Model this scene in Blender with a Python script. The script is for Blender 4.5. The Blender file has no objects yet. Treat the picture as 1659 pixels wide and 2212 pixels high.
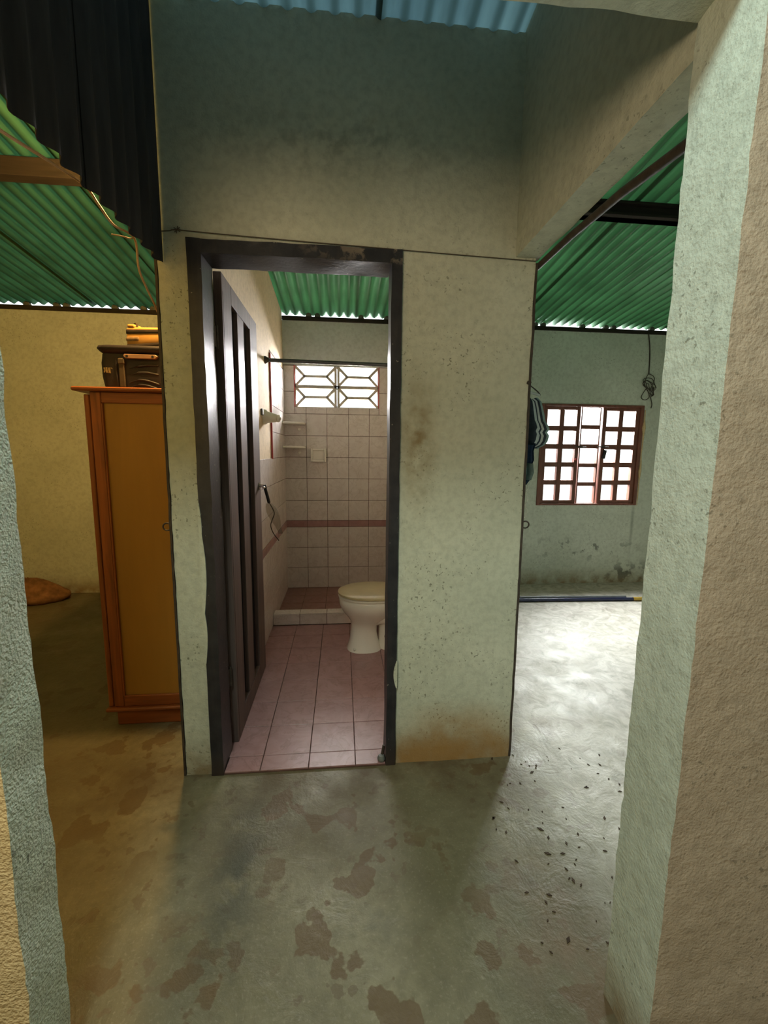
import bpy, bmesh, math, random
from math import sin, cos, pi, radians
from mathutils import Vector, Matrix, noise
random.seed(7)
S = bpy.context.scene
COL = S.collection

# ------------------------------------------------------------------ camera
def make_camera():
    yaw, pitch, roll, f = radians(5.607), radians(7.887), radians(0.614), 931.65
    fw = Vector((sin(yaw)*cos(pitch), cos(yaw)*cos(pitch), -sin(pitch)))
    r = Vector((cos(yaw), -sin(yaw), 0)); u = r.cross(fw)
    r2 = cos(roll)*r + sin(roll)*u; u2 = -sin(roll)*r + cos(roll)*u
    cd = bpy.data.cameras.new('camera'); cd.sensor_width = 36; cd.sensor_fit = 'AUTO'
    cd.lens = f/2212*36; cd.clip_start = .02; cd.clip_end = 200
    c = bpy.data.objects.new('camera', cd); COL.objects.link(c)
    m = Matrix.Identity(4)
    for i in range(3):
        m[i][0] = r2[i]; m[i][1] = u2[i]; m[i][2] = -fw[i]
    m[0][3], m[1][3], m[2][3] = 0, 0, 1.35
    c.matrix_world = m
    S.camera = c
make_camera()

# ------------------------------------------------------------------ light
def world():
    w = bpy.data.worlds.new('overcast_sky'); S.world = w; w.use_nodes = True
    b = w.node_tree.nodes['Background']
    b.inputs[0].default_value = (.90, .96, 1, 1); b.inputs[1].default_value = 3.2
world()
def area(name, loc, to, sx, sy, power, col, spread=180):
    d = bpy.data.lights.new(name, 'AREA'); d.shape = 'RECTANGLE'; d.size = sx; d.size_y = sy
    d.energy = power; d.color = col; d.spread = radians(spread)
    o = bpy.data.objects.new(name, d); COL.objects.link(o); o.location = loc
    o.rotation_euler = (Vector(to)-Vector(loc)).to_track_quat('-Z', 'Y').to_euler()
    return o
def bulb(name, loc, power, col, r=.03):
    d = bpy.data.lights.new(name, 'POINT'); d.energy = power; d.color = col; d.shadow_soft_size = r
    o = bpy.data.objects.new(name, d); COL.objects.link(o); o.location = loc
    return o
area('daylight_casement', (2.55, 5.0, 1.95), (2.0, 2.4, .2), 1.3, 1.1, 640, (.97, .98, .97))
area('daylight_blocks', (-.05, 4.68, 2.20), (-.05, 2.9, 1.1), .95, .5, 400, (1, .97, .96))
area('skylight_near_room', (-.42, -.05, 2.90), (.25, 1.3, .6), .30, .30, 27, (.80, 1, .90))
area('warm_lamp_near_room', (-.9, -.7, 1.85), (.1, 1.7, 1.7), .6, .6, 18, (1, .76, .48))
bulb('warm_bulb_left_room', (-.745, 2.062, 2.45), 98, (1, .59, .18))
S.view_settings.view_transform = 'Standard'; S.view_settings.look = 'None'
S.view_settings.gamma = 1; S.view_settings.use_curve_mapping = False
S.view_settings.exposure = 0.0
S.cycles.use_denoising = True
S.cycles.max_bounces = 10; S.cycles.diffuse_bounces = 6; S.cycles.transparent_max_bounces = 12
S.cycles.sample_clamp_indirect = 6; S.cycles.caustics_reflective = False; S.cycles.caustics_refractive = False

# ------------------------------------------------------------------ node helper
class N:
    def __init__(s, name):
        s.m = bpy.data.materials.new(name); s.m.use_nodes = True
        s.t = s.m.node_tree; s.b = s.t.nodes['Principled BSDF']
        s.out = s.t.nodes['Material Output']; s._p = None
    def n(s, typ, **kw):
        x = s.t.nodes.new(typ)
        for k, v in kw.items(): setattr(x, k, v)
        return x
    def put(s, sock, v):
        if hasattr(v, 'is_output') or isinstance(v, bpy.types.NodeSocket): s.t.links.new(v, sock)
        elif isinstance(v, (tuple, list)) and len(v) == 3 and sock.type == 'RGBA': sock.default_value = (*v, 1)
        else: sock.default_value = v
    @property
    def pos(s):
        if s._p is None: s._p = s.n('ShaderNodeNewGeometry').outputs['Position']
        return s._p
    def obj(s): return s.n('ShaderNodeTexCoord').outputs['Object']
    def scale(s, v, sc):
        x = s.n('ShaderNodeVectorMath', operation='MULTIPLY'); s.put(x.inputs[0], v); x.inputs[1].default_value = sc
        return x.outputs[0]
    def noise(s, sc, det=3, ro=.55, vec=None, dist=0):
        x = s.n('ShaderNodeTexNoise'); s.put(x.inputs['Vector'], vec or s.pos)
        x.inputs['Scale'].default_value = sc; x.inputs['Detail'].default_value = det
        x.inputs['Roughness'].default_value = ro; x.inputs['Distortion'].default_value = dist
        return x.outputs[0]
    def rng(s, v, a, b, c=0, d=1):
        x = s.n('ShaderNodeMapRange'); s.put(x.inputs[0], v)
        for i, q in enumerate((a, b, c, d)): x.inputs[i+1].default_value = q
        return x.outputs[0]
    def math(s, op, a, b=0):
        x = s.n('ShaderNodeMath', operation=op); s.put(x.inputs[0], a); s.put(x.inputs[1], b); return x.outputs[0]
    def mul(s, a, b): return s.math('MULTIPLY', a, b)
    def mix(s, f, a, b, mode='MIX'):
        x = s.n('ShaderNodeMix', data_type='RGBA', blend_type=mode)
        s.put(x.inputs[0], f); s.put(x.inputs[6], a); s.put(x.inputs[7], b); return x.outputs[2]
    def xyz(s, v=None):
        x = s.n('ShaderNodeSeparateXYZ'); s.put(x.inputs[0], v or s.pos); return x.outputs
    def ell(s, c, r):
        a = s.n('ShaderNodeVectorMath', operation='SUBTRACT'); s.put(a.inputs[0], s.pos); a.inputs[1].default_value = c
        b = s.n('ShaderNodeVectorMath', operation='DIVIDE'); s.put(b.inputs[0], a.outputs[0]); b.inputs[1].default_value = r
        l = s.n('ShaderNodeVectorMath', operation='LENGTH'); s.put(l.inputs[0], b.outputs[0])
        return s.rng(l.outputs['Value'], 0, 1, 1, 0)
    def rand(s): return s.n('ShaderNodeObjectInfo').outputs['Random']
    def fin(s, col, rough=.8, spec=.3, bump=None, bs=.3, bd=.004, metal=0):
        s.put(s.b.inputs['Base Color'], col); s.put(s.b.inputs['Roughness'], rough)
        s.b.inputs['Specular IOR Level'].default_value = spec; s.b.inputs['Metallic'].default_value = metal
        if bump is not None:
            x = s.n('ShaderNodeBump'); x.inputs['Strength'].default_value = bs; x.inputs['Distance'].default_value = bd
            s.put(x.inputs['Height'], bump); s.t.links.new(x.outputs[0], s.b.inputs['Normal'])
        return s.m

def plaster(name, a, b, dirt=True, chips=1.0, bs=.5, smear=False, mould=False, coarse=False):
    q = N(name)
    c = q.mix(q.rng(q.noise(2.2, 5), .35, .65), a, b)
    c = q.mix(q.mul(q.rng(q.noise(38, 4), .42, .72), .36), c, tuple(v*.55 for v in a))
    sp = q.mul(q.rng(q.noise(75, 2, .6), .62, .67), q.rng(q.noise(4, 2), .45, .6))
    z = q.xyz()[2]
    if smear: sp = q.mul(sp, q.rng(z, 2.25, 2.0, .12, 1))
    c = q.mix(q.mul(sp, .65*chips), c, (.10, .095, .06))
    if dirt:
        d = q.mul(q.rng(z, .02, .17, 1, 0), q.rng(q.noise(9, 4), .25, .6))
        c = q.mix(q.mul(d, .8), c, (.24, .15, .06))
    if smear:
        e = q.mul(q.ell((.30, 1.70, 1.40), (.10, .5, .34)), q.rng(q.noise(14, 4), .3, .6))
        c = q.mix(q.mul(e, .9), c, (.22, .16, .07))
        e = q.mul(q.ell((.5, 1.70, .10), (.36, .5, .20)), q.rng(q.noise(7, 4), .2, .55))
        c = q.mix(e, c, (.34, .19, .055))
        e = q.mul(q.rng(z, .145, .06), q.mul(q.rng(q.xyz()[0], .2, .26), q.rng(q.noise(5, 4), .25, .5)))
        c = q.mix(q.mul(e, .85), c, (.33, .185, .06))
        e = q.mul(q.ell((.0, 1.70, 2.43), (.75, .5, .16)), q.rng(q.noise(22, 5), .45, .62))
        c = q.mix(q.mul(e, .4), c, (.12, .11, .09))
    if mould:
        e = q.mul(q.ell((2.5, 4.2, .38), (.8, .6, .16)), q.rng(q.noise(11, 5), .56, .62))
        c = q.mix(q.mul(e, .85), c, (.06, .06, .05))
        e = q.mul(q.ell((3.0, 4.2, .12), (.6, .6, .16)), q.rng(q.noise(9, 5), .52, .6))
        c = q.mix(q.mul(e, .8), c, (.06, .06, .05))
        e = q.mul(q.ell((3.03, 4.2, .62), (.025, .6, .36)), .5)
        c = q.mix(e, c, (.08, .08, .07))
    h = q.math('ADD', q.mul(q.noise(26, 4), 1.0 if not coarse else .35), q.mul(q.noise(150, 3 if not coarse else 1.5), .5 if not coarse else 1.5))
    return q.fin(c, .82, .25, h, bs, .006)

M = {}
M['mint'] = plaster('mint_plaster', (.50, .52, .42), (.60, .61, .50), smear=True)
M['mint_back'] = plaster('aged_mint_plaster', (.52, .56, .48), (.60, .64, .56), mould=True, bs=.3)
M['mint_rough'] = plaster('rough_mint_plaster', (.72, .77, .62), (.80, .84, .70), chips=1.0, bs=.9, coarse=True)
M['mint_jamb'] = plaster('chipped_mint_plaster', (.56, .63, .56), (.64, .70, .63), chips=.85, bs=.7)
M['beige'] = plaster('bare_beige_render', (.55, .45, .345), (.64, .53, .42), chips=.8, bs=.7)
M['warm_lit_render'] = plaster('cream_render', (.70, .54, .28), (.78, .62, .36), chips=.5, bs=.7, coarse=True)  # cream render, its yellow raised to carry the warm lamp's tint
M['cream'] = plaster('cream_wall_paint', (.68, .55, .37), (.74, .61, .43), dirt=False, chips=.4, bs=.2)
M['bathwhite'] = plaster('pale_grey_paint', (.58, .62, .62), (.64, .67, .67), dirt=False, chips=.2, bs=.15)

def m_floor():
    q = N('stained_concrete')
    c = q.mix(q.rng(q.noise(1.6, 5), .35, .65), (.135, .12, .07), (.30, .275, .18))
    c = q.mix(q.mul(q.rng(q.noise(30, 5), .4, .7), .5), c, (.13, .115, .07))
    c = q.mix(q.mul(q.rng(q.noise(110, 3), .55, .75), .35), c, (.40, .37, .28))
    s1 = q.mul(q.rng(q.noise(6.5, 4, .5), .565, .58), q.rng(q.noise(1.3, 2), .40, .50))
    c = q.mix(q.mul(s1, .75), c, (.125, .075, .033))
    s2 = q.mul(q.rng(q.noise(17, 3, .5), .615, .63), q.rng(q.noise(2.1, 2), .42, .52))
    c = q.mix(q.mul(s2, .6), c, (.14, .10, .06))
    s3 = q.rng(q.noise(2.7, 4, .6), .56, .72)
    c = q.mix(q.mul(s3, .5), c, (.12, .12, .09))
    x, y, z = q.xyz()
    wall_band = q.mul(q.mul(q.rng(y, 1.15, 1.72, 0, 1), q.rng(x, .9, .75, 0, 1)), q.mul(q.rng(y, 1.9, 1.75, 0, 1), q.rng(q.noise(5, 4), .3, .6)))  # dark brown band building up towards the foot of the middle wall
    c = q.mix(q.mul(wall_band, .8), c, (.09, .06, .03))
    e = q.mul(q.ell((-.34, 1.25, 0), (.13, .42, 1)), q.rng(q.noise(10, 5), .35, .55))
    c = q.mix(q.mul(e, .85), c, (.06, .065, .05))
    e = q.mul(q.ell((.62, .95, 0), (.22, .42, 1)), q.rng(q.noise(8, 4), .3, .6))
    c = q.mix(q.mul(e, .8), c, (.20, .13, .08))
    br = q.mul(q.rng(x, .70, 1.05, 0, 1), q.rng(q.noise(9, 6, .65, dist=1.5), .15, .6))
    c = q.mix(q.mul(br, .8), c, (.74, .69, .64))  # pale brush swirls; window brightness on the right floor also put into colour
    left_shade = q.rng(x, -.55, -1.1, 0, 1)  # left room's shade deepened by darkening the floor colour
    c = q.mix(q.mul(left_shade, .6), c, (.11, .085, .045))
    h = q.math('ADD', q.noise(9, 6, .65, dist=1.2), q.mul(q.noise(70, 3), .3))
    ro = q.rng(q.noise(5, 4), .3, .7, .36, .62)
    return q.fin(c, ro, .4, h, .35, .012)
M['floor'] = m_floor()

def m_roof(name, ca, cb, dirt, refl):
    q = N(name)
    x, y, z = q.xyz()
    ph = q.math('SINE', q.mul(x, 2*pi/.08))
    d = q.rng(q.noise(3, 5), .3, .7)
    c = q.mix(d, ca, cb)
    c = q.mix(q.mul(q.rng(ph, -.1, -1, 0, 1), .75), c, dirt)  # valley dirt along the troughs, also painting the sheet's stripe shading
    st = q.rng(q.noise(14, 4, .6, vec=q.scale(q.pos, (1, .12, 1))), .5, .75)
    c = q.mix(q.mul(st, .6), c, dirt)
    tr = q.n('ShaderNodeBsdfTranslucent'); q.put(tr.inputs[0], c)
    df = q.n('ShaderNodeBsdfDiffuse'); q.put(df.inputs[0], q.mix(.5, c, refl))
    gl = q.n('ShaderNodeBsdfGlossy'); gl.inputs['Roughness'].default_value = .35; gl.inputs[0].default_value = (.5, .6, .55, 1)
    m1 = q.n('ShaderNodeMixShader'); m1.inputs[0].default_value = .6
    q.t.links.new(tr.outputs[0], m1.inputs[1]); q.t.links.new(df.outputs[0], m1.inputs[2])
    m2 = q.n('ShaderNodeMixShader'); m2.inputs[0].default_value = .05
    q.t.links.new(m1.outputs[0], m2.inputs[1]); q.t.links.new(gl.outputs[0], m2.inputs[2])
    q.t.links.new(m2.outputs[0], q.out.inputs[0])
    return q.m
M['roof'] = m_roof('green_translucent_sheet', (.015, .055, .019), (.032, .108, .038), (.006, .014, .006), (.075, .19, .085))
M['roof_left'] = m_roof('darkened_green_sheet', (.012, .042, .014), (.024, .078, .028), (.005, .012, .005), (.03, .085, .036))  # deeper, dirtier copy, darkened in colour to offset the close warm bulb
M['roof_front'] = m_roof('dim_green_sheet', (.010, .028, .014), (.018, .05, .024), (.006, .010, .006), (.10, .18, .12))  # dark, low-transmission sheets that pass less light to the near room
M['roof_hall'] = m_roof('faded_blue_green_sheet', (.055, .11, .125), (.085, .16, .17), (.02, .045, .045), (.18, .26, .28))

def simple(name, col, rough=.6, spec=.4, var=.35, sc=12, bs=.15, metal=0, stretch=None, obj=False):
    q = N(name)
    v = q.obj() if obj else q.pos
    if stretch: v = q.scale(v, stretch)
    nz = q.noise(sc, 4, .6, vec=v)
    c = q.mix(q.rng(nz, .3, .7), tuple(x*(1-var) for x in col), tuple(min(1, x*(1+var*.5)) for x in col))
    return q.fin(c, rough, spec, nz, bs, .003, metal)
def wood(name, col, rough=.5, spec=.4, sc=(22, 22, 1.5), var=.5, knots=False):
    q = N(name)
    v = q.scale(q.pos, sc); nz = q.noise(1.6, 5, .6, vec=v, dist=.6)
    c = q.mix(q.rng(nz, .3, .7), tuple(x*(1-var) for x in col), tuple(min(1, x*(1+var*.4)) for x in col))
    c = q.mix(q.mul(q.rand(), .25), c, tuple(x*.6 for x in col))
    return q.fin(c, rough, spec, nz, .2, .002)
M['pine'] = wood('stained_pine', (.30, .088, .024), .42)
M['pine_h'] = wood('stained_pine_rail', (.30, .088, .024), .42, sc=(1.5, 22, 22))
M['ply'] = wood('varnished_plywood', (.38, .195, .035), .38, sc=(5, 5, .6), var=.15)
M['door'] = wood('dark_door_wood', (.14, .094, .082), .55, .5, sc=(40, 40, 1.3), var=.45)
M['door_panel'] = wood('recess_shade_board', (.008, .008, .011), .6, .2, sc=(30, 30, 1))  # near-black colour stands for the shade inside the door's recesses
def m_frame():
    q = N('chipped_black_paint')
    x, y, z = q.xyz()
    c = q.mix(q.rng(q.noise(16, 4), .35, .7), (.012, .013, .019), (.03, .03, .036))
    chip = q.mul(q.rng(q.noise(17, 5, .65), .50, .56), q.mul(q.rng(z, 2.03, 2.08), q.rng(x, -.2, .2)))
    chip = q.mul(chip, q.rng(y, 1.72, 1.70))
    c = q.mix(q.mul(chip, .8), c, (.33, .27, .21))
    c2 = q.mul(q.rng(q.noise(60, 3), .70, .73), .6)
    c = q.mix(c2, c, (.35, .33, .28))
    wr = q.rng(q.noise(1.5, 5, .6, vec=q.scale(q.pos, (35, 35, 2))), .5, .8)
    c = q.mix(q.mul(wr, .25), c, (.08, .055, .045))
    low = q.rng(z, .12, .0)
    c = q.mix(q.mul(low, .5), c, (.06, .035, .02))
    return q.fin(c, .42, .5, q.noise(60, 3), .25, .003)
M['frame'] = m_frame()
def m_tile(name, a, b, vein, rough, sc=9):
    q = N(name)
    c = q.mix(q.rng(q.noise(sc, 5, .6, dist=1.5), .35, .65), a, b)
    ve = q.rng(q.math('ABSOLUTE', q.math('SUBTRACT', q.noise(7, 4, .6, dist=1.0), .5)), 0, .03, 1, 0)
    c = q.mix(q.mul(ve, .35), c, vein)
    c = q.mix(q.mul(q.rand(), .18), c, tuple(x*.7 for x in a))
    c = q.mix(q.mul(q.rng(q.noise(30, 3), .6, .75), .25), c, vein)
    return q.fin(c, rough, .5, q.noise(4, 2), .05, .002)
M['ftile'] = m_tile('pink_floor_tile', (.31, .165, .165), (.38, .215, .215), (.16, .08, .07), .32)
M['stile'] = m_tile('rose_shower_tile', (.28, .14, .125), (.34, .185, .165), (.15, .07, .06), .4)
M['wtile'] = m_tile('cream_marbled_tile', (.70, .64, .62), (.78, .73, .71), (.48, .41, .38), .25)
M['band'] = m_tile('dusty_rose_border_tile', (.36, .19, .19), (.42, .24, .23), (.3, .15, .15), .3)
M['grout'] = simple('dark_grout', (.13, .075, .06), .9, .1)
M['porc'] = simple('white_porcelain', (.82, .79, .72), .12, .6, var=.06, sc=3, bs=0)
M['lid'] = simple('yellowed_plastic_lid', (.58, .50, .30), .3, .5, var=.15, sc=6, bs=.02)
M['white'] = simple('aged_white_plastic', (.74, .72, .64), .35, .5, var=.1, sc=8, bs=.05)
M['shelf'] = simple('white_ceramic', (.86, .83, .77), .2, .5, var=.06, sc=8, bs=.02)
M['concrete'] = simple('breeze_block_cement', (.60, .56, .49), .9, .2, var=.3, sc=25, bs=.5)
M['sash'] = wood('red_brown_window_wood', (.20, .075, .05), .45, .4, sc=(12, 12, 4), var=.4)
M['steel'] = simple('rusty_dark_steel', (.055, .04, .03), .6, .4, var=.5, sc=30, bs=.4)
M['rod'] = simple('dull_grey_rod', (.10, .10, .11), .35, .5, var=.2, sc=20, metal=.5)
M['timber'] = wood('weathered_roof_timber', (.028, .022, .017), .75, .2, sc=(2, 18, 18))
M['sheet'] = simple('dark_rusted_sheet', (.050, .042, .042), .7, .3, var=.5, sc=6, bs=.1, stretch=(1, 3, .4))
M['mortar'] = simple('mortar_lump', (.12, .12, .10), .95, .1, sc=30, bs=.5)
M['fabric'] = simple('black_suitcase_fabric', (.016, .012, .017), .55, .4, var=.3, sc=9, bs=.6)
M['rib'] = simple('dark_olive_strap', (.055, .042, .03), .6, .3)
M['tan'] = simple('tan_plastic_bar', (.22, .13, .085), .45, .4, var=.15)
M['pinkw'] = simple('pink_wheel_plastic', (.60, .30, .18), .5, .4, var=.1)
M['card'] = simple('brown_cardboard', (.46, .25, .075), .75, .2, var=.12)
M['tape'] = simple('grey_packing_tape', (.035, .026, .022), .6, .2, var=.4, sc=20, stretch=(1, 1, 6))
M['tapel'] = simple('wrinkled_clear_tape', (.24, .155, .085), .4, .4, var=.4, sc=26)
M['print'] = simple('faded_yellow_print', (.20, .15, .07), .7, .2, var=.4, sc=60)
M['sack'] = simple('brown_woven_sack', (.26, .13, .06), .85, .15, var=.5, sc=14, bs=.7)
M['cable'] = simple('orange_lit_cable', (.55, .34, .19), .5, .3, var=.1)
M['cord'] = simple('dark_cord', (.07, .06, .05), .7, .2)
M['wire'] = simple('thin_rusty_wire', (.09, .07, .05), .6, .3)
M['navy'] = simple('navy_pole_paint', (.018, .022, .085), .28, .6, var=.3)
M['greypole'] = simple('grey_pole_paint', (.13, .14, .17), .35, .5, var=.3)
M['yel'] = simple('yellow_pole_end', (.55, .36, .06), .45, .4, var=.25)
M['cloth'] = simple('charcoal_navy_cloth', (.035, .045, .06), .85, .15, var=.3, sc=30, bs=.3)
M['stripe'] = simple('pale_stripe_cloth', (.48, .52, .52), .85, .15, var=.15, sc=30, bs=.2)
M['teal'] = simple('pale_teal_cloth', (.20, .30, .31), .85, .15, var=.3, sc=30, bs=.3)
M['bluecloth'] = simple('dark_blue_cloth', (.015, .03, .06), .85, .15, var=.3, sc=30, bs=.3)
M['chrome'] = simple('chrome', (.75, .72, .68), .15, .5, var=.02, bs=0, metal=1)
M['black'] = simple('black_rubber', (.008, .008, .009), .45, .4, var=.1)
M['foam'] = simple('yellow_foam', (.60, .48, .28), .9, .1, var=.2, sc=40, bs=.6)
M['red'] = simple('red_edge_paint', (.38, .06, .055), .6, .3, var=.2)
M['rubber'] = simple('grey_rubber', (.16, .17, .16), .5, .4, var=.2)
M['soil'] = simple('pale_yard_soil', (.74, .72, .66), .95, .1, sc=2)
M['flake'] = simple('dry_leaf_grit', (.07, .045, .03), .8, .2)
M['near'] = simple('near_room_paint', (.55, .50, .40), .9, .1)
def m_clear(name, gloss, tint):
    q = N(name)
    tr = q.n('ShaderNodeBsdfTransparent'); tr.inputs[0].default_value = (*tint, 1)
    gl = q.n('ShaderNodeBsdfGlossy'); gl.inputs['Roughness'].default_value = .05
    m = q.n('ShaderNodeMixShader'); m.inputs[0].default_value = gloss
    q.t.links.new(tr.outputs[0], m.inputs[1]); q.t.links.new(gl.outputs[0], m.inputs[2])
    q.t.links.new(m.outputs[0], q.out.inputs[0]); return q.m
M['glass'] = m_clear('window_glass', .06, (.95, .97, .96))
M['bag'] = m_clear('clear_plastic_bag', .16, (.88, .86, .82))

# ------------------------------------------------------------------ mesh helper
WL = {}
class MB:
    def __init__(s): s.V = []; s.F = []; s.I = []
    def add(s, vs, fs, mi=0):
        k = len(s.V); s.V += [Vector(v) for v in vs]
        for f in fs: s.F.append([i+k for i in f]); s.I.append(mi)
        return s
    def box(s, x0, x1, y0, y1, z0, z1, mi=0):
        v = [(x, y, z) for z in (z0, z1) for y in (y0, y1) for x in (x0, x1)]
        return s.add(v, [(0, 2, 3, 1), (4, 5, 7, 6), (0, 1, 5, 4), (2, 6, 7, 3), (0, 4, 6, 2), (1, 3, 7, 5)], mi)
    def prism(s, poly, ax, a, b, mi=0):
        def p(u, w, t): return {'x': (t, u, w), 'y': (u, t, w), 'z': (u, w, t)}[ax]
        n = len(poly); v = [p(u, w, a) for u, w in poly]+[p(u, w, b) for u, w in poly]
        return s.add(v, [tuple(range(n))[::-1], tuple(range(n, 2*n))]+[(i, (i+1) % n, (i+1) % n+n, i+n) for i in range(n)], mi)
    def loft(s, rings, mi=0, cap=True, close=True):
        n = len(rings[0]); v = [p for r in rings for p in r]; f = []
        for k in range(len(rings)-1):
            for i in range(n if close else n-1):
                j = (i+1) % n; f.append((k*n+i, k*n+j, (k+1)*n+j, (k+1)*n+i))
        if cap and close: f += [tuple(range(n))[::-1], tuple((len(rings)-1)*n+i for i in range(n))]
        return s.add(v, f, mi)
    def tube(s, pts, r, n=8, mi=0, cyc=False):
        pts = [Vector(p) for p in pts]; L = len(pts); rings = []
        rr = r if isinstance(r, (list, tuple)) else [r]*L
        up = None
        for i, p in enumerate(pts):
            a = pts[(i-1) % L] if (cyc or i) else p; b = pts[(i+1) % L] if (cyc or i < L-1) else p
            t = (b-a).normalized()
            if up is None: up = t.orthogonal().normalized()
            up = (up-t*up.dot(t)); up = up.normalized() if up.length > 1e-6 else t.orthogonal().normalized()
            w = t.cross(up)
            rings.append([p+(up*cos(2*pi*k/n)+w*sin(2*pi*k/n))*rr[i] for k in range(n)])
        if cyc: rings.append(rings[0]); return s.loft(rings, mi, cap=False)
        return s.loft(rings, mi)
    def lathe(s, prof, o, ax=(0, 0, 1), n=16, mi=0):
        ax = Vector(ax).normalized(); u = ax.orthogonal().normalized(); w = ax.cross(u); o = Vector(o)
        return s.loft([[o+ax*h+(u*cos(2*pi*k/n)+w*sin(2*pi*k/n))*max(r, 1e-4) for k in range(n)] for r, h in prof], mi)
    def rough(s, x0, x1, y0, y1, z0, z1, cx, cy, cz, amp, mif=None):
        """box with cuts and a small uneven displacement, for hand-plastered edges"""
        def ln(a, b, n): return n if isinstance(n, list) else [a+(b-a)*i/n for i in range(n+1)]
        X, Y, Z = ln(x0, x1, cx), ln(y0, y1, cy), ln(z0, z1, cz)
        idx = {}; vs = []; fs = []; ms = []
        def vid(i, j, k):
            if (i, j, k) not in idx:
                p = Vector((X[i], Y[j], Z[k]))
                d = noise.noise_vector(p*9)*amp+noise.noise_vector(p*31)*amp*.7
                idx[(i, j, k)] = len(vs); vs.append(p+d)
            return idx[(i, j, k)]
        a, b, c = len(X)-1, len(Y)-1, len(Z)-1
        def q(pts, nm): fs.append([vid(*p) for p in pts]); ms.append(mif(nm) if mif else 0)
        for i in range(a):
            for k in range(c):
                q([(i, 0, k), (i+1, 0, k), (i+1, 0, k+1), (i, 0, k+1)], '-y'); q([(i+1, b, k), (i, b, k), (i, b, k+1), (i+1, b, k+1)], '+y')
            for j in range(b):
                q([(i, j+1, 0), (i+1, j+1, 0), (i+1, j, 0), (i, j, 0)], '-z'); q([(i, j, c), (i+1, j, c), (i+1, j+1, c), (i, j+1, c)], '+z')
        for j in range(b):
            for k in range(c):
                q([(0, j+1, k), (0, j, k), (0, j, k+1), (0, j+1, k+1)], '-x'); q([(a, j, k), (a, j+1, k), (a, j+1, k+1), (a, j, k+1)], '+x')
        k0 = len(s.V); s.V += vs
        for f, m in zip(fs, ms): s.F.append([i+k0 for i in f]); s.I.append(m)
        return s
    def sh(s, dy):
        s.V = [v+Vector((0, dy, 0)) for v in s.V]; return s
    def build(s, name, mats, parent=None, bevel=0, smooth=False, seg=1):
        o0 = WL.get(parent.name, Vector()) if parent else Vector()
        me = bpy.data.meshes.new(name)
        me.from_pydata([v-o0 for v in s.V], [], s.F)
        for p, i in zip(me.polygons, s.I): p.material_index = i
        bm = bmesh.new(); bm.from_mesh(me)
        bmesh.ops.recalc_face_normals(bm, faces=bm.faces)
        if bevel:
            ed = [e for e in bm.edges if len(e.link_faces) == 2 and e.calc_face_angle(0) > .5]
            bmesh.ops.bevel(bm, geom=ed, offset=bevel, segments=seg, affect='EDGES', profile=.6, clamp_overlap=True)
        bm.to_mesh(me); bm.free()
        for m in (mats if isinstance(mats, (list, tuple)) else [mats]): me.materials.append(M[m])
        if smooth:
            for p in me.polygons: p.use_smooth = True
            try: me.set_sharp_from_angle(angle=radians(smooth if smooth > 1 else 45))
            except Exception: pass
        o = bpy.data.objects.new(name, me); COL.objects.link(o)
        if parent: o.parent = parent
        WL[o.name] = o0 if parent else Vector()
        return o
def tag(o, label, cat, group=None, kind=None):
    o['label'] = label; o['category'] = cat
    if group: o['group'] = group
    if kind: o['kind'] = kind
    return o
def thing(name, label, cat, loc, group=None, kind=None):
    o = bpy.data.objects.new(name, None); COL.objects.link(o); o.location = loc; o.empty_display_size = .05
    WL[o.name] = Vector(loc)
    return tag(o, label, cat, group, kind)
def struct(o, label, cat): return tag(o, label, cat, kind='structure')
def bar2(p, q, w):
    p = Vector(p); q = Vector(q); d = (q-p).normalized(); n = Vector((-d.y, d.x))*w/2
    return [tuple(p+n), tuple(p-n), tuple(q-n), tuple(q+n)][::-1]
def smooth_path(pts, k=6):
    P = [Vector(p) for p in pts]; out = []
    for i in range(len(P)-1):
        a, b, c, d = P[max(i-1, 0)], P[i], P[i+1], P[min(i+2, len(P)-1)]
        for j in range(k):
            t = j/k
            out.append(.5*((2*b)+(c-a)*t+(2*a-5*b+4*c-d)*t*t+(3*b-a-3*c+d)*t**3))
    out.append(P[-1]); return out
def roofz(y): return 2.60+.0964*(4.2-y)

# ------------------------------------------------------------------ structure
YW, YB = 1.709, 4.2
yard = tag(MB().box(-30, 30, 4.6, 40, -.3, -.25).build('yard', 'soil'), 'pale bare yard outside beyond the back wall', 'ground', kind='structure')
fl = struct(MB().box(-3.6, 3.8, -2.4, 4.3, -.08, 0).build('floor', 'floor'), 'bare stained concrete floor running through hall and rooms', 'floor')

# middle wall with the bathroom door opening, high part narrower
mw = MB()
mw.rough(-.650, -.540, YW, 1.81, 0, 2.10, 3, 2, 70, .003)
mw.rough(.218, .742, YW, 1.81, 0, 2.10, 8, 2, 60, .0025)
mw.rough(-.650, .742, YW, 1.81, 2.085, 2.115, 20, 2, 1, .0015)
mw.rough(-.637, .664, YW+.002, 1.81, 2.11, 2.846, 16, 2, 12, .0015)
wall_middle = struct(mw.build('wall_middle', 'mint', smooth=40), 'mint plastered wall around the bathroom door, stained brown at its foot', 'wall')
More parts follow.
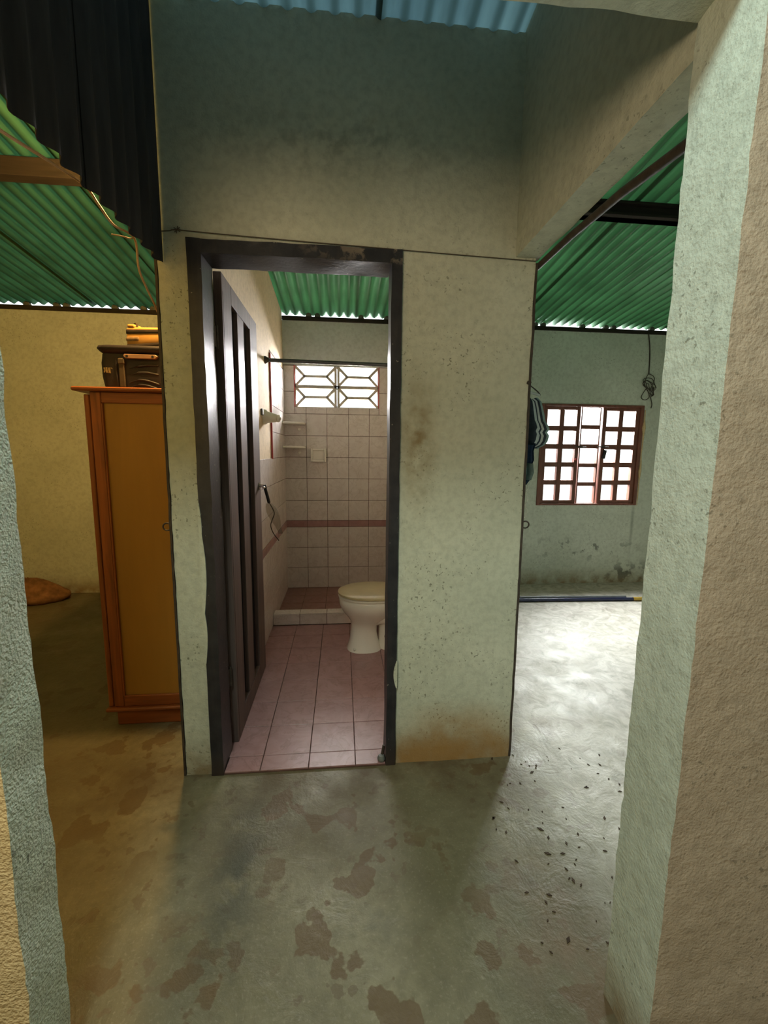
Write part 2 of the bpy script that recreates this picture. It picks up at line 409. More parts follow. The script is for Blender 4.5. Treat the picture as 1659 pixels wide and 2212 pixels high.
# back wall with two window holes; grey paint inside the bathroom
def BB(x, z, s=1.0096): return x*s, (z-1.35)*s+1.35
W1 = (-.440, .352, 1.762, 2.140); W2 = (1.968, 3.050, .832, 1.845)
bw = MB()
TOPB = 2.533
def wallpiece(x0, x1, z0, z1, mi=0): bw.box(x0, x1, YB, YB+.12, z0, z1, mi)
wallpiece(-3.6, -.60, -.08, TOPB); wallpiece(-.60, W1[0], -.08, TOPB, 1); wallpiece(W1[0], W1[1], -.08, W1[2], 1)
wallpiece(W1[0], W1[1], W1[3], TOPB, 1); wallpiece(W1[1], .68, -.08, TOPB, 1); wallpiece(.68, W2[0], -.08, TOPB)
wallpiece(W2[0], W2[1], -.08, W2[2]); wallpiece(W2[0], W2[1], W2[3], TOPB); wallpiece(W2[1], 3.8, -.08, TOPB)
wall_back = struct(bw.build('wall_back', ['mint_back', 'bathwhite']), 'long back wall behind bathroom and both side rooms', 'wall')
# bathroom side walls
def sidewall(name, x0, x1, label, mats, mif=None):
    b = MB().prism([(1.81, 0), (YB, 0), (YB, roofz(YB)-.004), (1.81, roofz(1.81)-.004)], 'x', x0, x1)
    return struct(b.build(name, mats), label, 'wall')
wbl = sidewall('wall_bathroom_left', -.650, -.541, 'cream painted bathroom wall behind the open door', 'cream')
wbr = sidewall('wall_bathroom_right', .626, .742, 'bathroom wall on the toilet tank side', 'cream')
# outer walls
struct(MB().box(-3.6, -3.48, .85, YB, 0, 2.95).build('wall_left', 'mint_back'), 'outer wall of the left room', 'wall')
struct(MB().box(3.68, 3.8, .85, YB, 0, 2.95).build('wall_right', 'mint_back'), 'outer wall of the right room', 'wall')
nr = MB()
nr.box(-2.7, -2.6, -2.4, .70, 0, 3.2); nr.box(2.6, 2.7, -2.4, .70, 0, 3.2); nr.box(-2.7, 2.7, -2.4, -2.3, 0, 3.3)
struct(nr.build('wall_rear', 'near'), 'walls of the room on the near side of the opening', 'wall')
# near wall with the wide opening: right pier, header, left pier
def zc(n): return n
nw = MB()
fx = lambda nm: 1 if nm in ('-y',) else 0
nw.rough(.655, 3.7, .705, .853, 0, 2.92, [.655, .662, .67, .70, .76, .85, 1.0, 1.3, 2, 3.7], 8, 110, .0035, fx)
struct(nw.build('wall_near_right', ['mint_jamb', 'beige'], smooth=50), 'thick wall end at right, pale mint edge with chips and a bare beige face', 'wall')
nl = MB()
nl.rough(-3.55, -.598, .748, .852, 0, 2.92, [-3.55, -2, -1.2, -.9, -.75, -.68, -.63, -.61, -.598], 7, 110, .004, fx)
struct(nl.build('wall_near_left', ['mint_rough', 'warm_lit_render'], smooth=50), 'rough mint wall end at the left edge with cream near face', 'wall')
hd = MB().rough(-.60, .66, .705, .853, 2.142, 2.95, 30, 5, 6, .005, fx)
struct(hd.build('trim_1', ['mint_jamb', 'beige'], smooth=50), 'plastered header spanning over the near opening', 'header')
# beam with wall above, over the right passage
bm_ = MB().rough(.664, .755, .845, YW+.02, 2.092, 2.90, 2, 30, 8, .0025)
struct(bm_.build('trim_2', 'mint', smooth=40), 'plastered beam and wall over the passage into the right room', 'beam')
# corrugated sheet partition over the left passage
part = tag(bpy.data.objects.new('wall_partition', None), 'dark corrugated sheet partition hanging over the left passage', 'wall', kind='structure')
COL.objects.link(part); WL[part.name] = Vector()
def vsheet(y0, y1, xo):
    n = int((y1-y0)/.01); b = MB(); top = []; bot = []
    for i in range(n+1):
        y = y0+(y1-y0)*i/n; x = -.641+xo+.010*sin(2*pi*y/.08)
        bot.append((x, y, 2.008+.004*noise.noise(Vector((y*20, 0, 0))))); top.append((x, y, roofz(y)-.012))
    bot2 = [(x-.0015, y, z) for x, y, z in bot]; top2 = [(x-.0015, y, z) for x, y, z in top]
    b.loft([bot, top, top2, bot2, bot], cap=False, close=False)
    return b.build('sheet', 'sheet', part, smooth=80)
vsheet(.856, 1.30, 0); vsheet(1.27, 1.705, .003)

# roof: corrugated translucent sheets on timber purlins
roof = tag(bpy.data.objects.new('ceiling', None), 'green translucent corrugated roof sloping down to the back wall', 'roof', kind='structure')
COL.objects.link(roof); WL[roof.name] = Vector()
def rsheet(x0, x1, y0, y1, dz, mat):
    n = round((x1-x0)/.01); b = MB(); rows = []
    for y in [y0+(y1-y0)*j/6 for j in range(7)]:
        r = []
        for i in range(n+1):
            x = x0+(x1-x0)*i/n
            r.append((x, y, roofz(y)+dz+.0115*sin(2*pi*x/.08)))
        rows.append(r)
    b.loft(rows, cap=False, close=False)
    return b.build('roof_sheet', mat, roof, smooth=80)
x = -3.68; k = 0
while x < 3.9:
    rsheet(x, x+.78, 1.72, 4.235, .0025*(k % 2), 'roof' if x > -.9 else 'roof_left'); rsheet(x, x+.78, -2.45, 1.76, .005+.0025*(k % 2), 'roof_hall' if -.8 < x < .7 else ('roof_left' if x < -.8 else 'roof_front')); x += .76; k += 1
def purlin(x0, x1, y0, y1, z0, z1, no, label):
    o = MB().box(x0, x1, y0, y1, z0, z1).build('trim_%d' % no, 'timber', bevel=.003); return struct(o, label, 'purlin')
pz = roofz(2.50)-.0135
purlin(-3.5, -.652, 2.46, 2.53, pz-.085, pz, 3, 'dark timber purlin under the roof of the left room')
pr = MB(); pr.box(.744, 3.7, 2.47, 2.55, pz-.075, pz-.062).box(.744, 3.7, 2.47, 2.55, pz-.013, pz).box(.744, 3.7, 2.50, 2.55, pz-.075, pz)
struct(pr.build('trim_4', 'timber'), 'dark channel purlin under the roof of the right room', 'purlin')
z0 = TOPB+.0005; zt = roofz(4.2)-.029
purlin(-3.5, -.652, 4.190, 4.222, z0, zt, 5, 'dark timber wall plate on the back wall of the left room')
purlin(-.540, .625, 4.190, 4.222, z0, zt, 6, 'dark timber wall plate above the bathroom window')
purlin(.744, 3.7, 4.190, 4.222, z0, zt, 7, 'dark timber wall plate above the casement window')
# mortar plugs in some corrugation gaps
mp = MB()
for i in range(-44, 47):
    xc = .08*i+.02
    if i % 9 in (2, 5, 6) and not -.66 < xc < -.53:
        mp.lathe([(.0, 4.195), (.026, 4.198), (.030, 4.225), (0, 4.230)], (xc, 0, zt+.010), (0, 1, 0), 7)
o = mp.build('mortar_plug', 'mortar', wall_back); o['kind'] = 'stuff'

# ------------------------------------------------------------------ tiles
TM = {}
def tile(kind, cx, cy, cz, w, h, mat, parent, name='tile'):
    """kind: floor (w along x, h along y) / back (x,z) / left (y,z); thin chamfered slab, shared mesh"""
    key = (kind, round(w, 3), round(h, 3), mat)
    if key not in TM:
        a, b, t, c = w/2, h/2, .006, .0009
        v = [(-a, -b, 0), (a, -b, 0), (a, b, 0), (-a, b, 0), (-a, -b, t-c), (a, -b, t-c), (a, b, t-c), (-a, b, t-c),
             (-a+c, -b+c, t), (a-c, -b+c, t), (a-c, b-c, t), (-a+c, b-c, t)]
        f = [(8, 9, 10, 11)]+[(i, (i+1) % 4, (i+1) % 4+4, i+4) for i in range(4)]+[(i+4, (i+1) % 4+4, (i+1) % 4+8, i+8) for i in range(4)]
        m = {'floor': lambda p: p, 'back': lambda p: (p[0], -p[2], p[1]), 'left': lambda p: (p[2], -p[0], p[1]), 'front': lambda p: (p[0], -p[2], p[1])}[kind]
        me = bpy.data.meshes.new(name); me.from_pydata([m(p) for p in v], [], f); me.materials.append(M[mat]); TM[key] = me
    o = bpy.data.objects.new(name, TM[key]); COL.objects.link(o)
    o.location = (cx, cy, cz); o.parent = parent
    s = .004; o.rotation_euler = (random.uniform(-s, s), random.uniform(-s, s), random.uniform(-s, s)*.6)
    return o
G = .0035
# grout beds
gb = MB().box(-.540, .625, 1.8105, 4.195, .0003, .006).box(-.496, .185, 1.6985, 1.8105, .0003, .006).build('grout_bed', 'grout', fl)
gw = MB()
gw.box(-.5405, -.5375, 3.43, 4.195, 0, 2.10); gw.box(-.5405, -.5375, 1.82, 3.43, 0, 1.29)
gw.build('grout_bed', 'grout', wbl)
gk = MB()
gk.box(-.54, W1[0], 4.194, 4.1995, 0, 2.14).box(W1[1], .625, 4.194, 4.1995, 0, 2.14).box(W1[0], W1[1], 4.194, 4.1995, 0, W1[2]-.002)
gk.build('grout_bed', 'grout', wall_back)
xs = [-.540, -.349, -.146, .055, .257, .459, .625]
ys = [1.698, 1.790, 1.998, 2.206, 2.424, 2.638, 2.851, 3.055, 3.25]
for i in range(len(xs)-1):
    for j in range(len(ys)-1):
        xa, xb = xs[i], xs[i+1]
        if j == 0: xa, xb = max(xa, -.496), min(xb, .185)
        if xb-xa < .02: continue
        tile('floor', (xa+xb)/2, (ys[j]+ys[j+1])/2, .006, xb-xa-G, ys[j+1]-ys[j]-G, 'ftile', fl, 'floor_tile')
ysh = [3.352, 3.55, 3.75, 3.95, 4.19]
for i in range(len(xs)-1):
    for j in range(len(ysh)-1):
        tile('floor', (xs[i]+xs[i+1])/2, (ysh[j]+ysh[j+1])/2, .006, xs[i+1]-xs[i]-G, ysh[j+1]-ysh[j]-G, 'stile', fl, 'shower_tile')
# back wall tiles
bx = [-.538, -.334, -.140, .064, .260, .460, .625]
rows = [(.012, .219), (.219, .419), (.419, .622), (.622, .686), (.686, .881), (.881, 1.093), (1.093, 1.295), (1.295, 1.497), (1.497, 1.700), (1.700, 1.902), (1.902, 2.135)]
def backtile(x0, x1, z0, z1):
    band = abs(z0-.622) < .001
    w, h = x1-x0-G, z1-z0-G
    if w < .012 or h < .012: return
    tile('back', (x0+x1)/2, 4.194, (z0+z1)/2, w, h, 'band' if band else 'wtile', wall_back, 'border_tile' if band else 'wall_tile')
for i in range(len(bx)-1):
    for z0_, z1_ in rows:
        x0, x1 = bx[i], bx[i+1]
        if z1_ <= W1[2] or x1 <= W1[0] or x0 >= W1[1]: backtile(x0, x1, z0_, z1_); continue
        if x0 < W1[0]: backtile(x0, W1[0], z0_, z1_)
        if x1 > W1[1]: backtile(W1[1], x1, z0_, z1_)
        if z0_ < W1[2]: backtile(max(x0, W1[0]), min(x1, W1[1]), z0_, W1[2])
# left wall tiles
yl = [1.83, 2.03, 2.23, 2.43, 2.63, 2.83, 3.03, 3.23, 3.43, 3.63, 3.83, 4.03, 4.188]
for j in range(len(yl)-1):
    for z0_, z1_ in rows:
        if yl[j] < 3.42 and z0_ >= 1.29: continue
        if z0_ > 1.89: z1_ = 2.085
        band = abs(z0_-.622) < .001
        tile('left', -.5375, (yl[j]+yl[j+1])/2, (z0_+z1_)/2, yl[j+1]-yl[j]-G, z1_-z0_-G, 'band' if band else 'wtile', wbl, 'border_tile' if band else 'wall_tile')
MB().box(-.540, -.528, 3.415, 3.428, 1.288, 2.075).build('tile_edge', 'red', wbl)['label'] = 'red painted tile edge'
# shower curb
curb = thing('shower_curb', 'low cream tiled shower curb crossing the pink floor', 'curb', (0, 3.30, 0))
curb['kind'] = 'structure'
MB().box(-.528, .62, 3.257, 3.345, .0125, .096).build('curb_core', 'grout', curb)
cx_ = [-.53, -.329, -.121, .088, .294, .50, .62]
for i in range(6):
    for k_, (mk) in enumerate(('front', 'floor')):
        o = tile(mk, (cx_[i]+cx_[i+1])/2, (3.257 if mk == 'front' else 3.300)-3.30, .055 if mk == 'front' else .096, cx_[i+1]-cx_[i]-G, .080 if mk == 'front' else .094, 'wtile', curb, 'curb_tile')

# ------------------------------------------------------------------ breeze block window
win1 = thing('window_1', 'four cement breeze blocks with octagon webs high in the bathroom wall', 'window', (-.044, 4.20, 1.762), kind='structure')
bwid, bh = (W1[1]-W1[0])/2, (W1[3]-W1[2])/2
for i in range(2):
    for j in range(2):
        b = MB(); xl = W1[0]+i*bwid+.002; xr = W1[0]+(i+1)*bwid-.002; zb = W1[2]+j*bh+.001; ztp = zb+bh-.002
        xm, zm = (xl+xr)/2, (zb+ztp)/2; ya, yb = 4.205, 4.290
        t = .016
        b.box(xl, xl+t*(1.4 if i else .7), ya, yb, zb, ztp).box(xr-t*(.7 if i else 1.4), xr, ya, yb, zb, ztp)
        b.box(xl, xr, ya, yb, zb, zb+(.004 if j == 0 else .013)).box(xl, xr, ya, yb, ztp-(.013 if j == 0 else .004), ztp)
        hw = bwid*.26
        b.prism(bar2((xm-hw-.006, zm), (xm+hw+.006, zm), .022), 'y', ya+.002, yb-.004)
        for sx in (-1, 1):
            for sz in (-1, 1):
                b.prism(bar2((xm+sx*hw, zm), (xm+sx*(bwid/2-.008), zm+sz*(bh/2-.004)), .023), 'y', ya+.002, yb-.004)
        o = b.build('breeze_block', 'concrete', win1)

for xa in (W1[0]-.0005, W1[1]-.0055):
    MB().box(xa, xa+.006, 4.186, 4.204, W1[2], W1[3]).build('painted_edge', 'red', win1)['label'] = 'red painted edge of the opening'
# ------------------------------------------------------------------ casement window (right room)
win2 = thing('window_2', 'red brown wooden casement window of 25 glass panes', 'window', (2.51, 4.2, .832), kind='structure')
wx, wz = W2[1]-W2[0], W2[3]-W2[2]
def fxx(u): return W2[0]+u*wx
f = MB(); ft = .036
f.box(W2[0], W2[0]+ft, 4.19, 4.30, W2[2], W2[3]).box(W2[1]-ft, W2[1], 4.19, 4.30, W2[2], W2[3])
f.box(W2[0]+ft, W2[1]-ft, 4.19, 4.30, W2[3]-.022, W2[3]).box(W2[0]+ft, W2[1]-ft, 4.19, 4.30, W2[2], W2[2]+.018)
f.build('window_frame', 'sash', win2, bevel=.002)
SX = [(.034, .385), (.398, .592), (.606, .966)]
zlo, zhi = W2[2]+.018, W2[3]-.022
rowz = [zlo+(zhi-zlo)*i/5 for i in range(6)]
def sash(u0, u1, cols, st, rail, bar, yo, name):
    x0, x1 = fxx(u0), fxx(u1); b = MB(); y0, y1 = 4.205+yo, 4.250+yo
    b.box(x0, x0+st, y0, y1, zlo+.001, zhi-.001).box(x1-st, x1, y0, y1, zlo+.001, zhi-.001)
    if rail: b.box(x0+st, x1-st, y0, y1, zlo+.001, zlo+rail).box(x0+st, x1-st, y0, y1, zhi-rail, zhi-.001)
    sh = b.build(name, 'sash', win2, bevel=.002)
    zz = [zlo+rail+(zhi-zlo-2*rail)*i/5 for i in range(6)]
    g = MB()
    xx = [x0+st+(x1-x0-2*st)*i/cols for i in range(cols+1)]
    for i in range(1, cols): MB().box(xx[i]-bar/2, xx[i]+bar/2, y0+.003, y1-.003, zz[0], zz[5]).build('glazing_bar', 'sash', sh, bevel=.002)
    for j in range(1, 5):
        MB().box(xx[0], xx[-1], y0+.005, y1-.005, zz[j]-bar/2, zz[j]+bar/2).build('glazing_bar', 'sash', sh, bevel=.002)
    for i in range(cols):
        for j in range(5):
            MB().box(xx[i]+.002, xx[i+1]-.002, y0+.024, y0+.028, zz[j]+.002, zz[j+1]-.002).build('pane', 'glass', sh)
sash(*SX[0], 2, .036, .034, .048, 0, 'casement')
sash(*SX[1], 1, .012, .006, .040, .01, 'fixed_light')
sash(*SX[2], 2, .040, .034, .048, 0, 'casement')
for k_, (u, z) in enumerate(((.40, 1.345), (.62, 1.348))):
    b = MB(); xk = fxx(u); b.tube([(xk-.06, 4.195, z+.08), (xk+.06, 4.195, z+.08)], .006, 6); b.box(xk-.02, xk+.02, 4.19, 4.205, z+.068, z+.092)
    b.build('bolt', 'steel', win2)
MB().lathe([(.014, 0), (.010, .012), (0, .014)], (fxx(.365), 4.205, 1.30), (0, -1, 0), 8).build('knob', 'red', win2)
MB().prism(bar2((fxx(.645), 1.395), (fxx(.63), 1.31), .028), 'y', 4.185, 4.203).build('latch', 'black', win2)
pts = [(W2[1]+.008+.010*noise.noise(Vector((i*.9, 3, 1))), 4.188, 1.80-.098*i*.9) for i in range(12)]
MB().tube(pts, [.004, .005, .018, .007, .006, .006, .007, .015, .006, .005, .005, .003], 7).build('sealant', 'foam', win2)['label'] = 'yellow foam bead along right edge of frame'

# ------------------------------------------------------------------ bathroom door frame and door
fr = tag(bpy.data.objects.new('trim_8', None), 'chipped black wooden frame of the bathroom door', 'door frame', kind='structure')
COL.objects.link(fr); WL[fr.name] = Vector()
FX0, FX1, FZ = -.546, .226, 2.093
MB().rough(FX0, -.497, YW-.012, 1.835, 0, FZ, 2, 2, 40, .0025).build('jamb', 'frame', fr, smooth=40)
MB().rough(.186, FX1, YW-.012, 1.80, 0, FZ, 2, 2, 40, .0025).build('jamb', 'frame', fr, smooth=40)
MB().rough(-.498, .187, YW-.012, 1.835, 2.046, FZ-.001, 24, 2, 2, .0025).build('lintel', 'frame', fr, smooth=40)
st_ = MB()
for zc_, hh, w in ((.88, .20, .016), (.62, .12, .010), (1.05, .1, .007)):
    rings = []
    for i in range(9):
        t = i/8; ww = w*sin(pi*t)+.001; z = zc_-hh+2*hh*t
        rings.append([(FX0-.004, YW-.0145, z), (FX0+ww, YW-.0155, z), (FX0+ww+.001, YW-.010, z), (FX0-.004, YW-.008, z)])
    st_.loft(rings)
rings = []
for i in range(9):
    t = i/8; ww = .011*sin(pi*t)+.001; z = .36+.12*t
    rings.append([(FX1+.004, YW-.0145, z), (FX1-ww, YW-.0155, z), (FX1-ww, YW-.010, z), (FX1+.004, YW-.008, z)])
st_.loft(rings)
st_.build('plaster_patch', 'mint', fr, smooth=60)['label'] = 'plaster lapping over the black frame'

door = thing('door_1', 'dark brown panelled wooden door standing open into the bathroom', 'door', (-.498, 1.885, .012), kind='structure')
# leaf built along +y from the hinge, faces +x
DX0, DX1, DY0, DY1, DZ0, DZ1 = -.511, -.478, 1.889, 2.605, .012, 2.058
def dbox(name, y0, y1, z0, z1, x0=DX0, x1=DX1, mat='door', bev=.002, label=None):
    o = MB().box(x0, x1, y0, y1, z0, z1).build(name, mat, door, bevel=bev)
    if label: o['label'] = label
    return o
dbox('stile', DY0, 2.040, DZ0, DZ1); dbox('stile', 2.425, DY1, DZ0, DZ1)
MB().box(DX1-.001, DX1+.0006, 1.9045, 1.9065, DZ0+.01, DZ1-.07).build('groove', 'door_panel', door)
dbox('rail', 2.041, 2.424, 1.980, DZ1); dbox('rail', 2.041, 2.424, DZ0, .112)
dbox('plank', 2.152, 2.282, .113, 1.979, DX0+.003, DX1-.002)
dbox('recessed_board', 2.0405, 2.1515, .113, 1.979, DX0+.002, DX0+.012, 'door_panel', 0, 'recessed strip painted black for its shade')
dbox('recessed_board', 2.2825, 2.4245, .113, 1.979, DX0+.002, DX0+.012, 'door_panel', 0, 'recessed strip painted black for its shade')
for z in (.35, 1.80):
    b = MB(); b.tube([(-.500, 1.868, z-.045), (-.500, 1.868, z+.045)], .008, 8); b.box(-.503, -.499, 1.836, 1.868, z-.04, z+.04)
    b.build('hinge', 'steel', door)
hd_ = MB(); hy, hz = 2.548, 1.150
hd_.lathe([(.021, 0), (.021, .006), (.010, .008), (.009, .040), (.0, .042)], (DX1, hy, hz), (1, 0, 0), 12)
hd_.tube(smooth_path([(DX1+.036, hy, hz), (DX1+.042, hy-.03, hz-.001), (DX1+.040, hy-.09, hz-.004)]), [.009]*6+[.008]*6+[.006], 8)
hd_.build('lever_handle', 'chrome', door, smooth=50)
kb = thing('hanging_pouch', 'clear plastic pouch on a black strap and cord hung from the door handle', 'pouch', (DX1+.04, 2.50, 1.14))
b = MB()
b.tube(smooth_path([(-.437, 2.492, 1.160), (-.432, 2.497, 1.130), (-.424, 2.502, 1.095), (-.416, 2.508, 1.055)]), [.009]*18+[.008], 8)
b.build('strap', 'black', kb, smooth=60)
pr_ = []
for i in range(9):
    t = i/8; z = 1.052-.185*t; c = -.416+.055*t; w = .012+.022*sin(pi*min(1, t*1.15+.08))
    pr_.append([(c+w*cos(a)+.002*sin(9*t+a), 2.508+.05*t+.006*sin(a), z) for a in [2*pi*k/10 for k in range(10)]])
MB().loft(pr_).build('pouch_body', 'bag', kb, smooth=60)
MB().tube(smooth_path([(-.413, 2.500, 1.056), (-.388, 2.503, 1.00), (-.402, 2.51, .955), (-.412, 2.52, .92), (-.400, 2.53, .875), (-.375, 2.54, .835), (-.372, 2.54, .828)]), .0028, 6).build('cord', 'cord', kb)

# ------------------------------------------------------------------ bathroom fittings
# toilet, bowl pointing left (-x), tank against the right wall
toi = thing('toilet', 'white porcelain toilet with closed yellowed lid beside the shower curb', 'toilet', (.25, 2.84, .012))
TY = 2.84
def sup(cx, cy, a, b, z, n=28, e=2.3):
    r = []
    for k_ in range(n):
        t = 2*pi*k_/n; c, s_ = cos(t), sin(t)
        r.append((cx+a*abs(c)**(2/e)*(1 if c > 0 else -1), cy+b*abs(s_)**(2/e)*(1 if s_ > 0 else -1), z))
    return r
bowl = MB()
lv = [(.013, .150, .118, .112, 2.6), (.030, .150, .112, .106, 2.5), (.075, .148, .098, .092, 2.4), (.13, .146, .090, .084, 2.3), (.18, .150, .090, .085, 2.2), (.215, .165, .112, .105, 2.2), (.25, .185, .155, .135, 2.1), (.285, .200, .198, .160, 2.1), (.315, .208, .222, .176, 2.1), (.335, .210, .230, .182, 2.1), (.375, .212, .236, .186, 2.1), (.383, .212, .228, .178, 2.1)]
bowl.loft([sup(c, TY, a, b, z, e=e) for z, c, a, b, e in lv])
bowl.build('bowl', 'porc', toi, smooth=60)
b = MB()
b.loft([sup(.40, TY+.01, a, bb, z, e=2.6) for z, a, bb in ((.013, .15, .10), (.06, .15, .095), (.17, .15, .10), (.26, .16, .12), (.30, .15, .12))])
b.tube(smooth_path([(.22, TY-.02, .22), (.30, TY-.075, .25), (.37, TY-.08, .19), (.33, TY-.075, .11), (.38, TY-.07, .05)]), .048, 12)
b.build('trapway', 'porc', toi, smooth=60)
b = MB(); b.loft([sup(.212, TY, a, bb, z, e=2.1) for z, a, bb in ((.384, .232, .182), (.387, .240, .190), (.397, .240, .190), (.400, .234, .184))])
b.build('seat', 'white', toi, smooth=50)
b = MB(); b.loft([sup(.214, TY, a, bb, z, e=2.1) for z, a, bb in ((.403, .236, .186), (.406, .244, .194), (.416, .244, .194), (.422, .232, .182), (.425, .16, .12), (.426, .02, .015))])
b.build('lid', 'lid', toi, smooth=40)
b = MB(); b.box(.458, .612, TY-.20, TY+.20, .37, .70); b.build('tank', 'porc', toi, bevel=.02, smooth=50, seg=3)
b = MB(); b.box(.450, .618, TY-.21, TY+.21, .701, .735); b.build('tank_lid', 'porc', toi, bevel=.01, smooth=50, seg=2)
MB().lathe([(.012, 0), (.012, .012), (0, .016)], (.085, TY-.085, .028), (-.3, -.3, 1), 10).build('bolt_cap', 'white', toi)
# curtain rod
rod = thing('curtain_rod', 'dark metal rod spanning the shower below the ceiling line', 'rod', (.04, 3.26, 1.985))
MB().tube([(-.528, 3.232, 1.987), (.622, 3.31, 1.990)], .0135, 10).build('pole', 'rod', rod, smooth=60)
for xx, yy, sgn in ((-.541, 3.231, 1), (.626, 3.31, -1)):
    MB().lathe([(.026, 0), (.026, .006), (.018, .02), (.0145, .03)], (xx, yy, 1.988), (sgn, 0, 0), 12).build('bracket', 'steel', rod, smooth=50)
# corner shelves
for z, lab in ((1.604, 'upper white ceramic corner shelf left of the soap dish'), (1.388, 'lower white ceramic corner shelf left of the soap dish')):
    t = thing('corner_shelf', lab, 'shelf', (-.531, 4.187, z), 'white corner shelves in the shower')
    poly = [(-.5305, 4.1865)]+[(-.5305+.195*cos(a)**.8 if cos(a) > .01 else -.5305, 4.1865-.195*abs(sin(a))**.8) for a in [pi/2*k_/10 for k_ in range(11)]][::-1]
    MB().prism(poly, 'z', z-.010, z+.010).build('slab', 'shelf', t, bevel=.004, smooth=50)
    MB().lathe([(.016, 0), (.012, .016), (0, .018)], (-.40, 4.187, z-.05), (0, -1, 0), 10).build('stud', 'shelf', t)
# soap dish
sd = thing('soap_dish', 'square white ceramic soap dish set into the shower tiles', 'soap dish', (-.222, 4.186, 1.25))
x0, x1, z0_, z1_ = -.293, -.150, 1.254, 1.379
b = MB(); t_ = .018
b.box(x0, x0+t_, 4.150, 4.187, z0_, z1_).box(x1-t_, x1, 4.150, 4.187, z0_, z1_).box(x0+t_, x1-t_, 4.150, 4.187, z1_-t_, z1_).box(x0+t_, x1-t_, 4.130, 4.187, z0_, z0_+.024)
b.build('rim', 'shelf', sd, bevel=.003); MB().box(x0+t_, x1-t_, 4.178, 4.187, z0_+.024, z1_-t_).build('recess', 'shelf', sd)
# tapered fitting on left wall
ft_ = thing('lamp_holder', 'white tapered porcelain lamp holder on the left bathroom wall', 'lamp holder', (-.541, 3.12, 1.59))
ax_ = Vector((.92, -.25, -.10))
MB().lathe([(.052, 0), (.052, .012), (.040, .03), (.031, .075), (.026, .10)], (-.541, 3.13, 1.585), ax_, 18).build('base', 'white', ft_, smooth=40)
MB().lathe([(.024, .10), (.026, .112), (.020, .120), (.012, .122), (.012, .11)], (-.541, 3.13, 1.585), ax_, 16).build('socket', 'white', ft_, smooth=40)
o = MB().box(-.541, -.527, 3.02, 3.055, 1.588, 1.632).build('switch_plate', 'rubber', bevel=.003); tag(o, 'small grey plate on the bathroom wall beside the lamp holder', 'switch')
# door stop
ds = thing('door_stop', 'small grey rubber door stop at the foot of the right jamb', 'door stop', (.170, 1.705, .012))
MB().lathe([(.0, 0), (.016, .002), (.018, .012), (.012, .024), (0, .026)], (.168, 1.715, .013), (0, 0, 1), 10).build('ball', 'rubber', ds, smooth=50)
MB().tube([(.172, 1.722, .035), (.180, 1.728, .075)], .006, 6).build('stem', 'steel', ds)

# ------------------------------------------------------------------ hall: steel edges, rings, wires
for xx, lab, sgn in ((-.6605, 'rusty steel strip along the left edge of the mint wall', -1), (.7425, 'rusty steel strip along the right edge of the mint wall', 1)):
    t = thing('steel_edge', lab, 'edge strip', (xx, 1.715, 0))
    a, b_ = (xx, xx+.0085)
    MB().rough(a, b_, 1.706, 1.775, .001, 2.075, 1, 1, 50, .002).build('flat_bar', 'steel', t)
    cx2 = (xx-.012) if sgn < 0 else (xx+.0205)
    z = 1.056
    pts = [(cx2+.016*cos(a_), 1.716, z+.0145*sin(a_)) for a_ in [2*pi*k_/14 for k_ in range(14)]]
    MB().tube(pts, .0032, 6, cyc=True).build('ring', 'steel', t, smooth=60)
nail = tag(MB().lathe([(.009, 0), (.009, .004), (.003, .005), (.003, .02)], (.735, 1.688, 1.628), (0, 1, 0), 8).build('nail', 'steel'), 'bent nail in the wall corner beside the hanging shirt', 'nail')
sw = [(-.640, 1.700, 2.108), (-.60, 1.700, 2.112), (-.574, 1.700, 2.116), (-.42, 1.7005, 2.1105), (-.2, 1.701, 2.104), (.1, 1.7015, 2.096), (.4, 1.702, 2.088), (.66, 1.703, 2.082), (.74, 1.703, 2.080)]
wr = thing('stretched_wire', 'thin dark wire stretched across the plaster above the bathroom door', 'wire', (0, 1.70, 2.1))
MB().tube(smooth_path(sw), .0018, 6).build('strand', 'wire', wr)
b = MB()
for k_ in range(4):
    a_ = k_*1.3; b.tube([(-.574-.012*cos(a_), 1.699, 2.116-.012*sin(a_)), (-.574+.012*cos(a_), 1.698, 2.116+.012*sin(a_))], .0016, 5)
b.build('knot', 'wire', wr)
o = MB().tube([(.762, 1.790, 2.072), (.772, 1.50, 2.080), (.782, 1.25, 2.076), (.797, .99, 2.058)], [.011, .012, .0125, .013], 8).build('steel_bar', 'steel', smooth=60)
tag(o, 'rusty brown bar running along the underside of the right passage beam', 'bar')
# cable along the sheet partition down to the bulb
cb = [(-.672, .90, 1.955), (-.672, 1.016, 1.973), (-.672, 1.172, 2.009), (-.672, 1.314, 2.037), (-.670, 1.371, 2.023), (-.670, 1.45, 2.008), (-.670, 1.583, 2.030), (-.670, 1.603, 1.946), (-.672, 1.66, 1.905), (-.676, 1.73, 1.872), (-.69, 1.83, 1.83)]
ca = thing('lamp_cable', 'pale twisted cable slung below the dark sheet partition', 'cable', (-.672, 1.4, 2.0))
MB().tube(smooth_path(cb, 8), .0036, 6).build('strand', 'cable', ca)
MB().tube(smooth_path([(-.665, 1.583, 2.040), (-.676, 1.575, 2.026), (-.69, 1.55, 2.020), (-.715, 1.53, 2.016)]), .0022, 5).build('tie', 'cable', ca)

